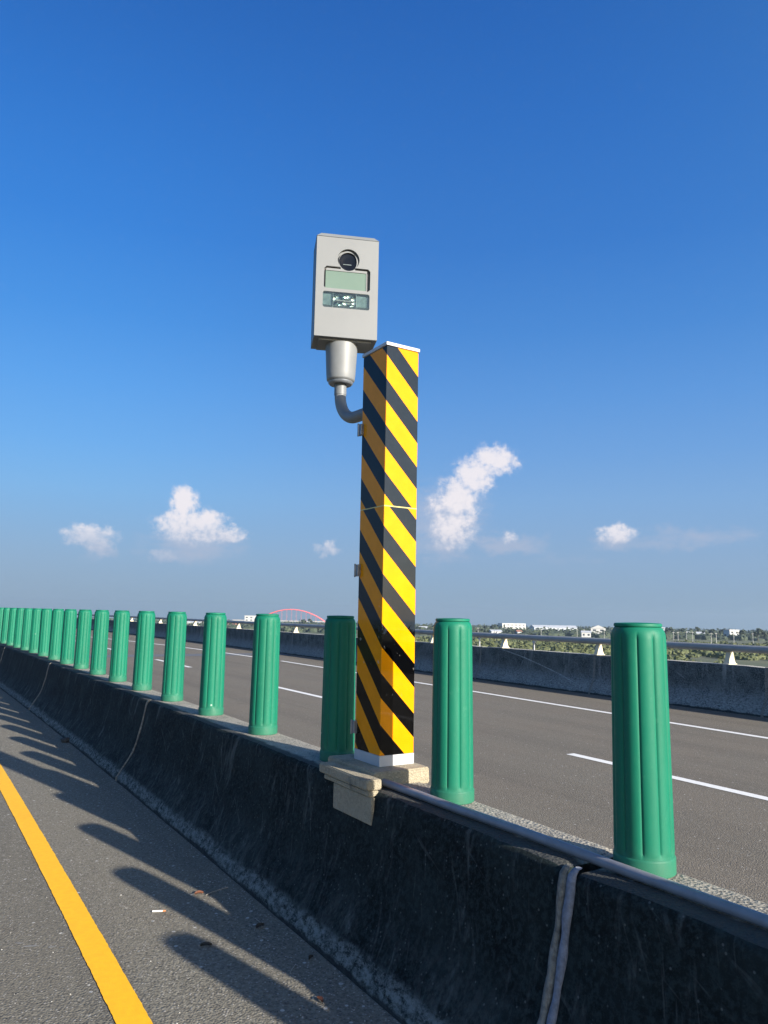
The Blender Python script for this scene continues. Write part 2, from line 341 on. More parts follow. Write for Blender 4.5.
# ------------------------------------------------------------------ mesh helpers
class MB:
    def __init__(s): s.v = []; s.f = []; s.mi = []
    def add(s, vs, fs, mi=0):
        o = len(s.v); s.v += [tuple(v) for v in vs]; s.f += [tuple(i + o for i in f) for f in fs]; s.mi += [mi] * len(fs); return s
    def box(s, x0, x1, y0, y1, z0, z1, mi=0):
        v = [(x, y, z) for z in (z0, z1) for y in (y0, y1) for x in (x0, x1)]
        return s.add(v, [(0, 2, 3, 1), (4, 5, 7, 6), (0, 1, 5, 4), (2, 6, 7, 3), (0, 4, 6, 2), (1, 3, 7, 5)], mi)
    def tube(s, pts, r, seg=16, cap=True, mi=0, squash=1.0):
        pts = [Vector(p) for p in pts]; n = len(pts); rs = r if isinstance(r, (list, tuple)) else [r] * n
        rings = []; up = None
        for i, p in enumerate(pts):
            tg = (pts[min(i + 1, n - 1)] - pts[max(i - 1, 0)]).normalized()
            if up is None:
                up = Vector((0, 0, 1)) if abs(tg.z) < .9 else Vector((1, 0, 0))
            sx = tg.cross(up).normalized(); up = sx.cross(tg).normalized()
            rings.append([p + (sx * math.cos(a) + up * math.sin(a) * squash) * rs[i] for a in [2 * math.pi * k / seg for k in range(seg)]])
        vs = [v for rg in rings for v in rg]
        fs = [(i * seg + k, i * seg + (k + 1) % seg, (i + 1) * seg + (k + 1) % seg, (i + 1) * seg + k) for i in range(n - 1) for k in range(seg)]
        if cap: fs += [tuple(range(seg - 1, -1, -1)), tuple((n - 1) * seg + k for k in range(seg))]
        return s.add(vs, fs, mi)
    def lathe(s, prof, seg=48, fn=None, cap=True, mi=0):
        vs = []
        for (r, z) in prof:
            for k in range(seg):
                a = 2 * math.pi * k / seg; rr = r if fn is None else fn(r, z, a)
                vs.append((rr * math.cos(a), rr * math.sin(a), z))
        n = len(prof)
        fs = [(i * seg + k, i * seg + (k + 1) % seg, (i + 1) * seg + (k + 1) % seg, (i + 1) * seg + k) for i in range(n - 1) for k in range(seg)]
        if cap: fs += [tuple(range(seg - 1, -1, -1)), tuple((n - 1) * seg + k for k in range(seg))]
        return s.add(vs, fs, mi)
    def build(s, name, mats, parent=None, smooth=None, bevel=0.0, bseg=2, loc=None, off=None):
        me = bpy.data.meshes.new(name)
        vs = s.v if off is None else [(v[0] - off[0], v[1] - off[1], v[2] - off[2]) for v in s.v]
        me.from_pydata(vs, [], s.f)
        mats = mats if isinstance(mats, (list, tuple)) else [mats]
        for mm in mats: me.materials.append(mm)
        for p_, i in zip(me.polygons, s.mi): p_.material_index = i
        bm = bmesh.new(); bm.from_mesh(me)
        if bevel: 
            bmesh.ops.bevel(bm, geom=[e for e in bm.edges if e.is_manifold and e.calc_face_angle(0) > .5], offset=bevel, segments=bseg, affect='EDGES', profile=.6)
        bmesh.ops.recalc_face_normals(bm, faces=bm.faces); bm.to_mesh(me); bm.free()
        if smooth is not None:
            me.polygons.foreach_set('use_smooth', [True] * len(me.polygons))
            me.set_sharp_from_angle(angle=R(smooth))
        o = bpy.data.objects.new(name, me); col.objects.link(o)
        if parent is not None: o.parent = parent
        if loc is not None: o.location = loc
        return o
def tag(o, label=None, cat=None, group=None, kind=None):
    if label: o['label'] = label
    if cat: o['category'] = cat
    if group: o['group'] = group
    if kind: o['kind'] = kind
    return o
def thing(name, loc, rz, label, cat, group=None):
    o = bpy.data.objects.new(name, None); col.objects.link(o); o.empty_display_size = .1
    o.location = loc; o.rotation_euler = (0, 0, rz); return tag(o, label, cat, group)
def dup(root, loc, rz, label=None):
    r = root.copy(); col.objects.link(r); r.location = loc; r.rotation_euler = (0, 0, rz)
    if label: r['label'] = label
    for ch in list(root.children):
        c_ = ch.copy(); col.objects.link(c_); c_.parent = r
        for g in list(ch.children):
            d_ = g.copy(); col.objects.link(d_); d_.parent = c_
    return r

# ------------------------------------------------------------------ road frame
A0 = R(AZ); D0 = Vector((math.sin(A0), math.cos(A0))); N0 = Vector((math.cos(A0), -math.sin(A0)))
P0 = Vector((.87, 2.555)); KC = R(.108)
def path(s):
    if s <= 0: return P0 + D0 * s, A0
    a = A0 - KC * s / 2
    return P0 + Vector((math.sin(a), math.cos(a))) * s, A0 - KC * s
def W(s, n, z=0.0):
    q, a = path(s); return Vector((q.x + n * math.cos(a), q.y - n * math.sin(a), z))
def S(s, n, z=0.0):
    q = P0 + D0 * s + N0 * n; return Vector((q.x, q.y, z))
ZN = .27      # near carriageway level
ZT = .9435    # top of the median barrier

# ------------------------------------------------------------------ land and bridge deck
def zland(y): return -11.0 - .0113 * max(y, 0)
mt, t, b = new_mat('plain_ground'); p = pos(t)
n1 = t.noise(t.vmath('MULTIPLY', p, (1, .35, 1)), .006, 5, .6); n2 = t.noise(p, .05, 5, .65); n3 = t.noise(t.vmath('MULTIPLY', p, (1, .25, 1)), .0022, 3, .5)
c = t.mix(t.ramp(n1, .42, .58), (.045, .065, .026), (.09, .095, .045)); c = t.mix(t.ramp(n2, .45, .7), c, (.035, .055, .022))
c = t.mix(t.math('MULTIPLY', t.ramp(n3, .5, .56), .8), c, (.10, .17, .045))
setb(t, b, Base_Color=c, Roughness=.95); M['land'] = mt
mb = MB(); ys = [-600, -200, 0, 150, 300, 450, 600, 800, 1000, 1300, 1700, 2200, 2700, 3200, 3700, 4200]; xs = [-4200, -3000, -1500, -500, 0, 500, 1500, 3000, 4200]
mb.add([(x, y, zland(y)) for y in ys for x in xs], [(j * 9 + i, j * 9 + i + 1, (j + 1) * 9 + i + 1, (j + 1) * 9 + i) for j in range(len(ys) - 1) for i in range(8)])
tag(mb.build('ground', M['land']), kind='structure')

mb = MB(); SL = [-30 + 2.0 * i for i in range(96)]
def strip(mb, f0, f1, z, svals, mi=0):
    a = [f0(s, z) for s in svals]; b2 = [f1(s, z) for s in svals]; k = len(svals)
    mb.add(a + b2, [(i, k + i, k + i + 1, i + 1) for i in range(k - 1)], mi)
def barn(s): return 11.42 + .006 * s - (.0009 * max(0, s - 30) ** 2)
mb = MB(); strip(mb, lambda s, z: W(s, .06, z), lambda s, z: S(s, barn(s) + .3, z), 0.0, SL)
tag(mb.build('far_carriageway', M['asphalt_far']), kind='structure')
mb = MB(); strip(mb, lambda s, z: W(s, -9.0, z), lambda s, z: W(s, -.36, z), ZN, SL)
tag(mb.build('near_carriageway', M['asphalt_near']), kind='structure')
mb = MB()
a = [W(s, -9.4, -.02) for s in SL] + [S(s, barn(s) + .45, -.02) for s in SL] + [W(s, -9.4, -1.6) for s in SL] + [S(s, barn(s) + .45, -1.6) for s in SL]; k = len(SL)
fs = []
for i in range(k - 1):
    fs += [(i, k + i, k + i + 1, i + 1), (2 * k + i, 2 * k + i + 1, 3 * k + i + 1, 3 * k + i), (i, i + 1, 2 * k + i + 1, 2 * k + i), (k + i, 3 * k + i, 3 * k + i + 1, k + i + 1)]
mb.add(a, fs); tag(mb.build('bridge_deck', M['pale_concrete']), kind='structure')

# painted lines, with slightly ragged edges
def line(name, fn, n0, n1, s0, s1, z, mat, amp=.004, step=.04):
    mb = MB(); k = max(2, int((s1 - s0) / step)); ss = [s0 + (s1 - s0) * i / k for i in range(k + 1)]
    rg = lambda s, e: amp * .35 * noise.noise(Vector((s * 5, e * 7.3, 0))) + amp * .7 * noise.noise(Vector((s * 41, e * 3.3, 5)))
    a = [fn(s, n0(s) + rg(s, 1), z) for s in ss] + [fn(s, n1(s) + rg(s, 2), z) for s in ss]
    mb.add(a, [(i, k + 1 + i, k + 2 + i, i + 1) for i in range(k)])
    return tag(mb.build(name, mat), kind='structure')
line('yellow_edge_line', W, lambda s: -1.338, lambda s: -1.225, -3, 70, ZN + .004, M['yellow_paint'], .004, .015)
line('white_edge_line', S, lambda s: 8.82 + .018 * s, lambda s: 8.96 + .018 * s, -22, 23.6, .004, M['white_paint'], .004, .1)
line('white_edge_line', S, lambda s: 9.2 - .0035 * (s - 24) ** 2, lambda s: 9.36 - .0035 * (s - 24) ** 2, 25.6, 60, .004, M['white_paint'], .004, .1)
for k in range(-2, 5):
    line('lane_dash', S, lambda s: 5.17 + .004 * s, lambda s: 5.31 + .004 * s, 1.5 + 10 * k, 5.5 + 10 * k, .004, M['white_paint'], .004, .1)
mt, t, b = new_mat('expansion_joint_asphalt'); nn_ = t.noise(pos(t), 12, 5, .7)
setb(t, b, Base_Color=t.mix(nn_, (.07, .075, .085), (.12, .125, .135)), Roughness=.8); M['joint_asphalt'] = mt
mb = MB(); strip(mb, lambda s, z: S(s, 1.0, z), lambda s, z: S(s, barn(s) - .02, z), .002, [27.2, 27.9, 28.6]); 
tag(mb.build('road_patch', M['joint_asphalt']), kind='structure')

# ------------------------------------------------------------------ barriers
def resample(prof, step):
    out = []
    for (a, b2) in zip(prof, prof[1:]):
        L = math.dist(a, b2); k = max(1, round(L / step))
        for i in range(k): out.append((a[0] + (b2[0] - a[0]) * i / k, a[1] + (b2[1] - a[1]) * i / k))
    out.append(prof[-1]); return out
def rough_sweep(prof, fn, s0, s1, ds, pstep, amp, topz, chip=0.0):
    pr = resample(prof, pstep); k = max(1, round((s1 - s0) / ds)); mb = MB(); m_ = len(pr); vs = []
    for j in range(k + 1):
        s = s0 + (s1 - s0) * j / k; e = min(s - s0, s1 - s)
        for i, (n, z) in enumerate(pr):
            q = Vector((s * 3, n * 8, z * 8)); q2 = Vector((s * 22, n * 30, z * 30))
            dn = amp * noise.noise(q) + amp * .7 * noise.noise(q2)
            dz = amp * noise.noise(q + Vector((9, 0, 0))) if z > ZN + .03 else 0
            # worn arrises at the top edge and at the joints
            if z > topz - .03: dz -= chip * max(0, noise.noise(Vector((s * 24, n * 3, 2)))) * (1 if abs(n + .215) < .03 else .2)
            if e < .05: 
                f = (1 - e / .05); n2 = n + (.008 * f if n < -.05 else 0); zz = z - (.012 * f * f if z > topz - .03 else 0)
            else: n2, zz = n, z
            vs.append(fn(s, n2 + dn, zz + dz))
    fs = [(j * m_ + i, j * m_ + i + 1, (j + 1) * m_ + i + 1, (j + 1) * m_ + i) for j in range(k) for i in range(m_ - 1)]
    mids = []
    for j in range(k):
        for i in range(m_ - 1):
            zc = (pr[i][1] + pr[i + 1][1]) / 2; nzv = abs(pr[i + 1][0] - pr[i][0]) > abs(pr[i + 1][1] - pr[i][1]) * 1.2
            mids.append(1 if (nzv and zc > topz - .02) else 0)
    o = len(mb.v); mb.v += [tuple(v) for v in vs]; mb.f += fs; mb.mi += mids
    mb.f += [tuple(range(m_)), tuple(k * m_ + i for i in range(m_ - 1, -1, -1))]; mb.mi += [0, 0]
    return mb
near_prof = [(-.45, ZN - .1), (-.447, .30), (-.43, .325), (-.345, .462), (-.318, .51), (-.297, .57), (-.262, .70), (-.226, .90), (-.219, .925), (-.205, ZT - .004), (-.19, ZT),
             (.065, ZT), (.078, ZT - .006), (.085, ZT - .02), (.11, .70), (.17, .42), (.235, .28), (.26, .1), (.262, -.05)]
joints = [-9.3, -4.6, .135, 5.24, 10.45, 15.6, 20.7, 25.8, 31, 36.2, 41.4, 46.6, 52]
jl = {0: 'stretch of grimy concrete median barrier nearest the camera, right of the wide open joint under the first green post',
      1: 'stretch of grimy concrete median barrier that carries the striped column and its beige pedestal'}
for i, (a, b2) in enumerate(zip(joints, joints[1:])):
    near = a < 6; ds = .04 if near and a > -3 else .12 if a < 15 else .5
    g = .016 if i >= 2 and a < 1 else .008
    s0, s1 = a + (.03 if abs(a - .135) < .01 else .01), b2 - (.03 if abs(b2 - .135) < .01 else .01)
    if a == -9.3: continue
    lab = {1: 'grimy concrete median barrier section in the right foreground, right of the joint below the conduit',
           2: 'grimy concrete median barrier section that carries the striped column and beige pedestal',
           3: 'dark concrete median barrier section just left of the one carrying the striped column'}.get(i, 'dark concrete median barrier section far along the left, under the farther green posts')
    mb = rough_sweep(near_prof, W, s0, s1, ds, .03 if near else .08, .0022 if near else .001, ZT, .009 if near else .0)
    base_ = W((a + b2) / 2, -.1, ZN)
    r_ = thing('median_barrier', base_, 0, lab, 'barrier', 'concrete sections of the median barrier')
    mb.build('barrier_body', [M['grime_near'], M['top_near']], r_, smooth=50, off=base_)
    # sealant and mortar beads of the joint at its far end
    if b2 < 52:
        fp = resample([q for q in near_prof if q[0] <= -.19], .02)
        big = abs(b2 - .135) < .01
        def bead(name, ds_, rad, mat, seed, recess):
            m2 = MB(); k = 8; rings = []
            for (n, z) in fp:
                rr = rad * (1 + .55 * noise.noise(Vector((z * 11, seed, n * 11))))
                c0 = W(b2 + ds_ + .006 * noise.noise(Vector((z * 12, seed, 0))), n + recess, z)
                q_, a_ = path(b2); dv = Vector((math.sin(a_), math.cos(a_), 0)); nv = Vector((math.cos(a_), -math.sin(a_), 0))
                rings.append([c0 + dv * math.cos(t_) * rr + nv * math.sin(t_) * rr * .8 for t_ in [2 * math.pi * h / k for h in range(k)]])
            vs = [v for r2 in rings for v in r2]
            m2.add(vs, [(j * k + h, j * k + (h + 1) % k, (j + 1) * k + (h + 1) % k, (j + 1) * k + h) for j in range(len(rings) - 1) for h in range(k)])
            m2.build(name, mat, r_, smooth=60, off=base_)
        if big:
            bead('joint_sealant', -.017, .015, M['sealant'], 3, .006); bead('joint_mortar', .017, .016, M['mortar'], 8, .004)
        else: bead('joint_mortar', 0, .013, M['mortar'], i, .006)

# far parapet with the same stepped face, built in one length per cast section
far_prof = [(.005, -.05), (.0, .05), (.03, .10), (.14, .32), (.165, .37), (.19, .60), (.205, .87), (.215, .888), (.235, .89), (.44, .89), (.46, .87), (.46, -.05)]
far_prof = [(n - .19, z) for n, z in far_prof]
F = lambda s, n, z=0.0: S(s, barn(s) + n, z)
fj = [-22.8 + 4.2 * i for i in range(31)]
frnd = random.Random(4)
flabels = {6: 'dark bridge parapet section at the right edge of the picture beyond the far lanes', 7: 'dark bridge parapet section showing just right of the largest green post', 8: 'parapet section with a long pale diagonal scrape, seen between the two nearest green posts'}
for i, (a, b2) in enumerate(zip(fj, fj[1:])):
    base_ = F((a + b2) / 2, .1, 0)
    r_ = thing('bridge_parapet', base_, 0, flabels.get(i, 'weathered dark concrete parapet section on the far side of the road'), 'barrier', 'concrete parapet sections across the road')
    mb = rough_sweep(far_prof, F, a + .012, b2 - .012, .4, .1, .003, .89)
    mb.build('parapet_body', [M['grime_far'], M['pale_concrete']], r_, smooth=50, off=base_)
    m2 = MB()
    fp = resample(far_prof[:9], .05)
    vs = []
    for (n, z) in fp:
        wv_ = .03 + .012 * noise.noise(Vector((z * 9, i, 0)))
        vs += [F(b2 - wv_, n - .004, z), F(b2 + wv_, n - .004, z)]
    m2.add(vs, [(2 * j, 2 * j + 1, 2 * j + 3, 2 * j + 2) for j in range(len(fp) - 1)])
    m2.add([v + Vector((N0.x * .02, N0.y * .02, 0)) for v in vs], [(2 * j, 2 * j + 2, 2 * j + 3, 2 * j + 1) for j in range(len(fp) - 1)])
    m2.build('joint_mortar', M['mortar'], r_, off=base_)
    if i == 8:
        def face_n(z_):
            for (n0_, z0_), (n1_, z1_) in zip(far_prof, far_prof[1:]):
                if z0_ <= z_ <= z1_ and z1_ > z0_: return n0_ + (n1_ - n0_) * (z_ - z0_) / (z1_ - z0_)
            return .02
        for sa, za, sb, zb_, wd_ in ((14.2, .86, 11.15, .16, .020), (13.8, .80, 11.7, .30, .011), (13.1, .87, 13.45, .12, .016)):
            m3 = MB(); vs = []; K_ = 46
            for q_ in range(K_ + 1):
                t_ = q_ / K_; s_ = sa + (sb - sa) * t_; z_ = za + (zb_ - za) * (t_ ** 1.25); h_ = wd_ * (.55 + .6 * noise.noise(Vector((q_ * .55, sa, 0)))) * min(1, 6 * t_ + .1, 6 * (1 - t_) + .1)
                for zz in (z_ - h_, z_ + h_):
                    vs.append(F(s_, face_n(zz) - .0045 + .002 * abs(zz - z_) / (h_ + 1e-5), zz))
            m3.add(vs, [(2 * q_, 2 * q_ + 1, 2 * q_ + 3, 2 * q_ + 2) for q_ in range(K_)]); m3.build('scrape_mark', M['scrape'], r_, off=base_)

# hand rail on cream fins
rb = F(10, .2, .89)
rail = thing('parapet_rail', rb, 0, 'grey metal rail running along the top of the far parapet on cream brackets', 'guard rail')
ss = [-20 + 1.5 * i for i in range(80)]
def radial(s): return F(s, .14, 1.205)
MB().tube([radial(s) - rb for s in ss], .083, 14, squash=.88).build('rail', M['galv'], rail, smooth=60)
br = [7.45 + 3.37 * i for i in range(-7, 18)]
fin = None
for i, s in enumerate(br):
    q = F(s, .0, .89) - rb
    if fin is None:
        fb_ = MB(); pr = [(.06, 0), (.30, 0), (.27, .06), (.225, .24), (.225, .33), (.14, .33), (.135, .22), (.09, .07)]
        k = len(pr); vs = []
        for yy in (-.06, .06):
            for (n, z) in pr:
                vs.append((n, yy * (1.1 if z < .05 else .85 if z > .2 else .9), z))
        fb_.add(vs, [tuple(range(k - 1, -1, -1)), tuple(range(k, 2 * k))] + [(j, (j + 1) % k, k + (j + 1) % k, k + j) for j in range(k)])
        fb_.box(.04, .32, -.068, .068, -.003, .014)
        fin = fb_.build('rail_bracket', M['cream'], rail, bevel=.006); o = fin
    else:
        o = fin.copy(); col.objects.link(o); o.parent = rail
    o.location = q; o.rotation_euler = (0, 0, -A0)
    # rotate so that local x points across the road
dl = [(12.96, 'thin white marker stake on the parapet top right of the column'), (15.2, 'thin white marker stake on the parapet, left of the other one')]
for s, lab in dl:
    q = F(s, .12, .892)
    r_ = thing('marker_stake', q, -A0, lab, 'marker')
    MB().box(-.012, .012, -.02, .02, 0, .26).build('stake', M['plinth'], r_, bevel=.003)
    MB().box(-.016, .016, -.055, .055, .19, .225).build('reflector', M['plinth'], r_, bevel=.004)

# ------------------------------------------------------------------ plain beyond the bridge
TAN = .0113
def place(px, D):
    """point of the plain D metres ahead in the direction seen at column px"""
    b_ = bearing(px); y_ = D; return Vector((b_.x / b_.y * D, y_, zland(y_)))
lrnd = random.Random(11)
def foliage(name, dk, lt):
    mt, t, b = new_mat(name); p = pos(t)
    n1 = t.noise(p, .07, 4, .6); n2 = t.noise(p, .8, 3, .6)
    c = t.mix(t.ramp(n1, .38, .62), dk, lt); c = t.mix(t.math('MULTIPLY', t.ramp(n2, .45, .65), .5), c, tuple(x * 1.5 for x in lt))
    setb(t, b, Base_Color=c, Roughness=.8); return mt
M['scrub'] = foliage('scrub_leaves', (.040, .056, .020), (.085, .095, .034))
M['wood'] = foliage('far_tree_leaves', (.022, .036, .022), (.038, .052, .028))
M['bark'] = simple('bark', (.09, .07, .05), .9)
def clump(mb, c, rx, rz, n, size, rn):
    """a bush or crown: many small tilted leaf faces through a dome"""
    for _ in range(n):
        a = rn.uniform(0, 2 * math.pi); e = math.asin(rn.uniform(-.15, 1)); k = rn.uniform(.55, 1.05)
        p_ = Vector((math.cos(a) * math.cos(e) * rx * k, math.sin(a) * math.cos(e) * rx * k, math.sin(e) * rz * k)) + c
        n_ = Vector((rn.gauss(0, 1), rn.gauss(0, 1), rn.gauss(.4, 1))).normalized(); t1 = n_.orthogonal().normalized(); t2 = n_.cross(t1)
        s_ = size * rn.uniform(.5, 1.3)
        mb.add([p_ + t1 * s_, p_ + t2 * s_ * .8, p_ - t1 * s_ * .9, p_ - t2 * s_], [(0, 1, 2, 3)])
def blob(mb, c, rx, rz, rn, seed):
    """dark inner mass of a bush so that it is not see-through"""
    k = 7
    vs = [c + Vector((0, 0, rz * .8))]; 
    for e in (.55, .05):
        for j in range(k):
            a = 2 * math.pi * j / k + e; q_ = .8 * (1 + .25 * noise.noise(Vector((j * 2.1, seed, e * 9))))
            vs.append(c + Vector((math.cos(a) * rx * q_ * math.cos(e), math.sin(a) * rx * q_ * math.cos(e), math.sin(e) * rz - (rz * .6 if e < .1 else 0))))
    mb.add(vs, [(0, 1 + j, 1 + (j + 1) % k) for j in range(k)] + [(1 + j, 1 + k + j, 1 + k + (j + 1) % k, 1 + (j + 1) % k) for j in range(k)])
# scrub belt: 240 to 600 m out
mb = MB()
for i in range(2600):
    D = 240 + 380 * (i / 2600) ** .9; px = lrnd.uniform(170, 850)
    q = place(px, D); 
    if noise.noise(Vector((q.x * .012, q.y * .012, 0))) < -.32: continue
    rx = lrnd.uniform(1.6, 4.2); rz = rx * lrnd.uniform(.6, 1.1)
    blob(mb, q, rx, rz, lrnd, i); clump(mb, q, rx, rz, 26, .55 + D * .0006, lrnd)
tag(mb.build('scrub_bushes', M['scrub']), kind='stuff')
# the woods along the skyline
mb = MB()
for i in range(4200):
    D = lrnd.choice((lrnd.uniform(860, 1100), lrnd.uniform(1100, 1700), lrnd.uniform(1700, 3200))); px = lrnd.uniform(-250, 1000)
    q = place(px, D)
    if noise.noise(Vector((q.x * .0045, q.y * .006, 3))) < -.30 and D < 1700: continue
    rx = lrnd.uniform(5, 10) * (1 + D / 4000); rz = lrnd.uniform(4.5, 9) * (1 + max(0, D - 900) / 3500) * (1 + .35 * noise.noise(Vector((q.x * .01, 0, 0))))
    blob(mb, q, rx, rz, lrnd, i); clump(mb, q + Vector((0, 0, rz * .15)), rx, rz, 16, 1.1 + D * .0008, lrnd)
tag(mb.build('far_woods', M['wood']), kind='stuff')
# separate taller trees standing out of the woods
def tree(px, D, h, kind, lab):
    q = place(px, D); r_ = thing('tree', q, 0, lab, 'tree', 'taller trees on the skyline')
    mb = MB(); mb.tube([(0, 0, -.5), (.2, 0, h * .3), (.1, .2, h * .6)], [h * .03, h * .022, h * .014], 8)
    mb.tube([(.15, 0, h * .35), (h * .12, 0, h * .55)], [h * .014, h * .008], 6); mb.tube([(.15, 0, h * .4), (-h * .13, .3, h * .6)], [h * .013, h * .008], 6)
    mb.build('trunk', M['bark'], r_)
    mb = MB()
    for k in range(7):
        a = k * .9 + h; rr_ = h * (.16 if kind else .22)
        c_ = Vector((math.cos(a) * rr_ * .8, math.sin(a) * rr_ * .8, h * (.42 + .07 * k)))
        blob(mb, c_, rr_ * .62, rr_ * .6, lrnd, k); clump(mb, c_, rr_, rr_ * .85, 26, .8 + D * .0005, lrnd)
    mb.build('crown', M['wood'], r_)
tl = 'taller dark tree standing out of the woods on the skyline'
for px, D, h, k in ((258, 1200, 13, 0), (268, 1250, 12, 0), (303, 1150, 15, 0), (311, 1300, 17, 1), (334, 1100, 12, 0), (436, 1200, 12, 0), (486, 1150, 11, 1), (493, 1250, 13, 0),
                    (548, 1500, 14, 0), (604, 1150, 12, 0), (668, 1000, 13, 0), (683, 1050, 12, 0), (697, 1100, 15, 1), (712, 980, 12, 0), (722, 1060, 13, 0), (742, 900, 12, 0), (757, 820, 14, 0), (764, 860, 11, 1)):
    tree(px, D, h, k, tl)

# buildings
M['bwhite'] = simple('white_plaster', (.50, .50, .485), .7, 0, .05, .3)
M['bgrey'] = simple('grey_metal_cladding', (.42, .46, .50), .6, 0, .08, .3)
M['broof'] = simple('pale_metal_roof', (.44, .46, .48), .5, 0, .05, .3)
M['bred'] = simple('rust_red_roof', (.30, .13, .09), .7, 0, .1, .3)
M['bglass'] = simple('dark_window', (.03, .04, .05), .2)
def building(px, D, wpx, ytop, depth, wall, roof, shape, lab, name='building', cat='building'):
    q = place(px, D); scl = D / FPX; wd = wpx * scl
    yh = 614 + .0185 * (px - 384); h = EYE + (yh - ytop) * scl - q.z
    rz = lrnd.uniform(-.25, .25); r_ = thing(name, q, rz, lab, cat, None)
    eh = h * (.72 if shape != 'flat' else .94)
    MB().box(-wd / 2, wd / 2, 0, depth, -1.5, eh).build('wall', M[wall], r_)
    mb = MB(); e = .4
    if shape == 'flat': mb.box(-wd / 2 - .3, wd / 2 + .3, -.3, depth + .3, eh + .003, h)
    elif shape == 'gable':
        mb.add([(-wd / 2 - e, -e, eh + .01), (wd / 2 + e, -e, eh + .01), (wd / 2 + e, depth + e, eh + .01), (-wd / 2 - e, depth + e, eh + .01), (-wd / 2 - e, depth / 2, h), (wd / 2 + e, depth / 2, h)],
               [(0, 1, 5, 4), (2, 3, 4, 5), (0, 4, 3), (1, 2, 5), (0, 3, 2, 1)])
    elif shape == 'front':
        mb.add([(-wd / 2 - e, -e, eh + .01), (wd / 2 + e, -e, eh + .01), (wd / 2 + e, depth, eh + .01), (-wd / 2 - e, depth, eh + .01), (0, -e, h), (0, depth, h)],
               [(0, 4, 5, 3), (1, 2, 5, 4), (0, 1, 4), (2, 3, 5), (0, 3, 2, 1)])
    mb.build('roof', M[roof], r_)
    nwin = max(2, int(wd / 7)); fl = max(1, int(eh / 4.2))
    for f_ in range(fl):
        for i in range(nwin):
            x = -wd / 2 + wd * (i + .5) / nwin; z0 = f_ * eh / fl + eh / fl * .35
            MB().box(x - wd / nwin * .22, x + wd / nwin * .22, -.08, .15, z0, z0 + eh / fl * .38).build('window', M['bglass'], r_)
for a in ((249, 1500, 9, 615.5, 25, 'bwhite', 'bwhite', 'flat', 'white multi-storey block on the horizon just left of the red arch'),
          (193, 1300, 14, 620.5, 20, 'bwhite', 'broof', 'gable', 'low white shed on the plain seen between green posts on the left'),
          (231, 1100, 7, 622.5, 14, 'bwhite', 'bred', 'gable', 'small white house on the plain left of the white block'),
          (422, 1000, 10, 626, 14, 'bwhite', 'broof', 'gable', 'small pale shed just right of the striped column, above the rail'),
          (514, 1500, 24, 623.2, 30, 'bwhite', 'broof', 'flat', 'long flat white warehouse on the skyline, right of the column'),
          (556, 1300, 44, 625.2, 30, 'bgrey', 'broof', 'gable', 'longest grey factory shed with a pale roof on the skyline'),
          (497, 900, 11, 629.5, 14, 'bwhite', 'broof', 'gable', 'low white farm shed below the flat white warehouse'),
          (520, 880, 5, 629.8, 10, 'bwhite', 'bred', 'gable', 'tiny white house below the gap between the two long sheds'),
          (586, 900, 9, 630.5, 14, 'bwhite', 'broof', 'gable', 'low white annexe left of the peaked white house'),
          (598, 980, 14, 625.0, 14, 'bwhite', 'bwhite', 'front', 'white house with a peaked front between the trees, left of the largest post'),
          (697, 1000, 17, 631.5, 16, 'bwhite', 'broof', 'gable', 'long low white shed just right of the largest post'),
          (734, 950, 10, 629.5, 14, 'bwhite', 'bwhite', 'flat', 'blocky white house among the trees at the right of the skyline'),
          (461, 1500, 20, 624.2, 20, 'bgrey', 'broof', 'gable', 'grey shed on the skyline just right of the second largest post'),
          (655, 1500, 18, 627.0, 20, 'bgrey', 'broof', 'flat', 'flat grey hall on the skyline partly behind the largest post')):
    building(*a)
# red arch bridge
q = place(291, 1900); sc = 1900 / FPX
ar = thing('arch_bridge', q, 0, 'distant pink-red steel arch bridge on the horizon left of the striped column', 'bridge')
M['redsteel'] = simple('pink_red_steel', (.62, .13, .14), .5, 0, .05, .1); M['deck'] = simple('bridge_deck_grey', (.35, .34, .33), .8)
hw_ = 34 * sc; zt_ = EYE + (612.4 - 609.6) * sc - q.z; zd = zt_ - 11 * sc
for yy in (0, 14):
    pts = [Vector((hw_ * x_, yy, zd - 2 + (zt_ - zd + 2) * (1 - x_ * x_))) for x_ in [-1 + k / 14 for k in range(29)]]
    a_o = MB().tube(pts, 1.25, 8).build('arch', M['redsteel'], ar)
    for k in range(2, 27, 2):
        p_ = pts[k]; MB().tube([p_, (p_.x, p_.y, zd)], .16, 5).build('hanger', M['redsteel'], ar)
MB().box(-hw_ * 1.7, hw_ * 1.7, -1, 15, zd - 2.2, zd).build('deck', M['deck'], ar)
for x_ in (-1.5, -1, 1, 1.5): MB().box(hw_ * x_ - 2, hw_ * x_ + 2, 1, 13, -3, zd - 2.21).build('pier', M['deck'], ar)
# poles on the plain
M['pole'] = simple('pale_concrete_pole', (.34, .34, .33), .7)
pole0 = None
for i, (px, D, h) in enumerate(((478, 700, 9), (541, 640, 10), (577, 760, 11), (584, 760, 11), (673, 620, 11), (677.5, 620, 12), (686, 700, 10), (692, 700, 9), (710.5, 560, 9), (715.5, 560, 10.5), (733, 600, 9.5), (752, 640, 11), (604, 800, 11), (459, 820, 10))):
    q = place(px, D)
    if pole0 is None:
        pole0 = thing('utility_pole', q, 0, 'pale utility pole standing on the plain beyond the parapet rail', 'pole', 'utility poles on the plain')
        MB().tube([(0, 0, -.5), (0, 0, 10)], [.24, .15], 8).build('shaft', M['pole'], pole0)
        MB().box(-1.1, 1.1, -.08, .08, 9.0, 9.2).build('cross_arm', M['pole'], pole0)
    else: dup(pole0, q, lrnd.uniform(-.4, .4))

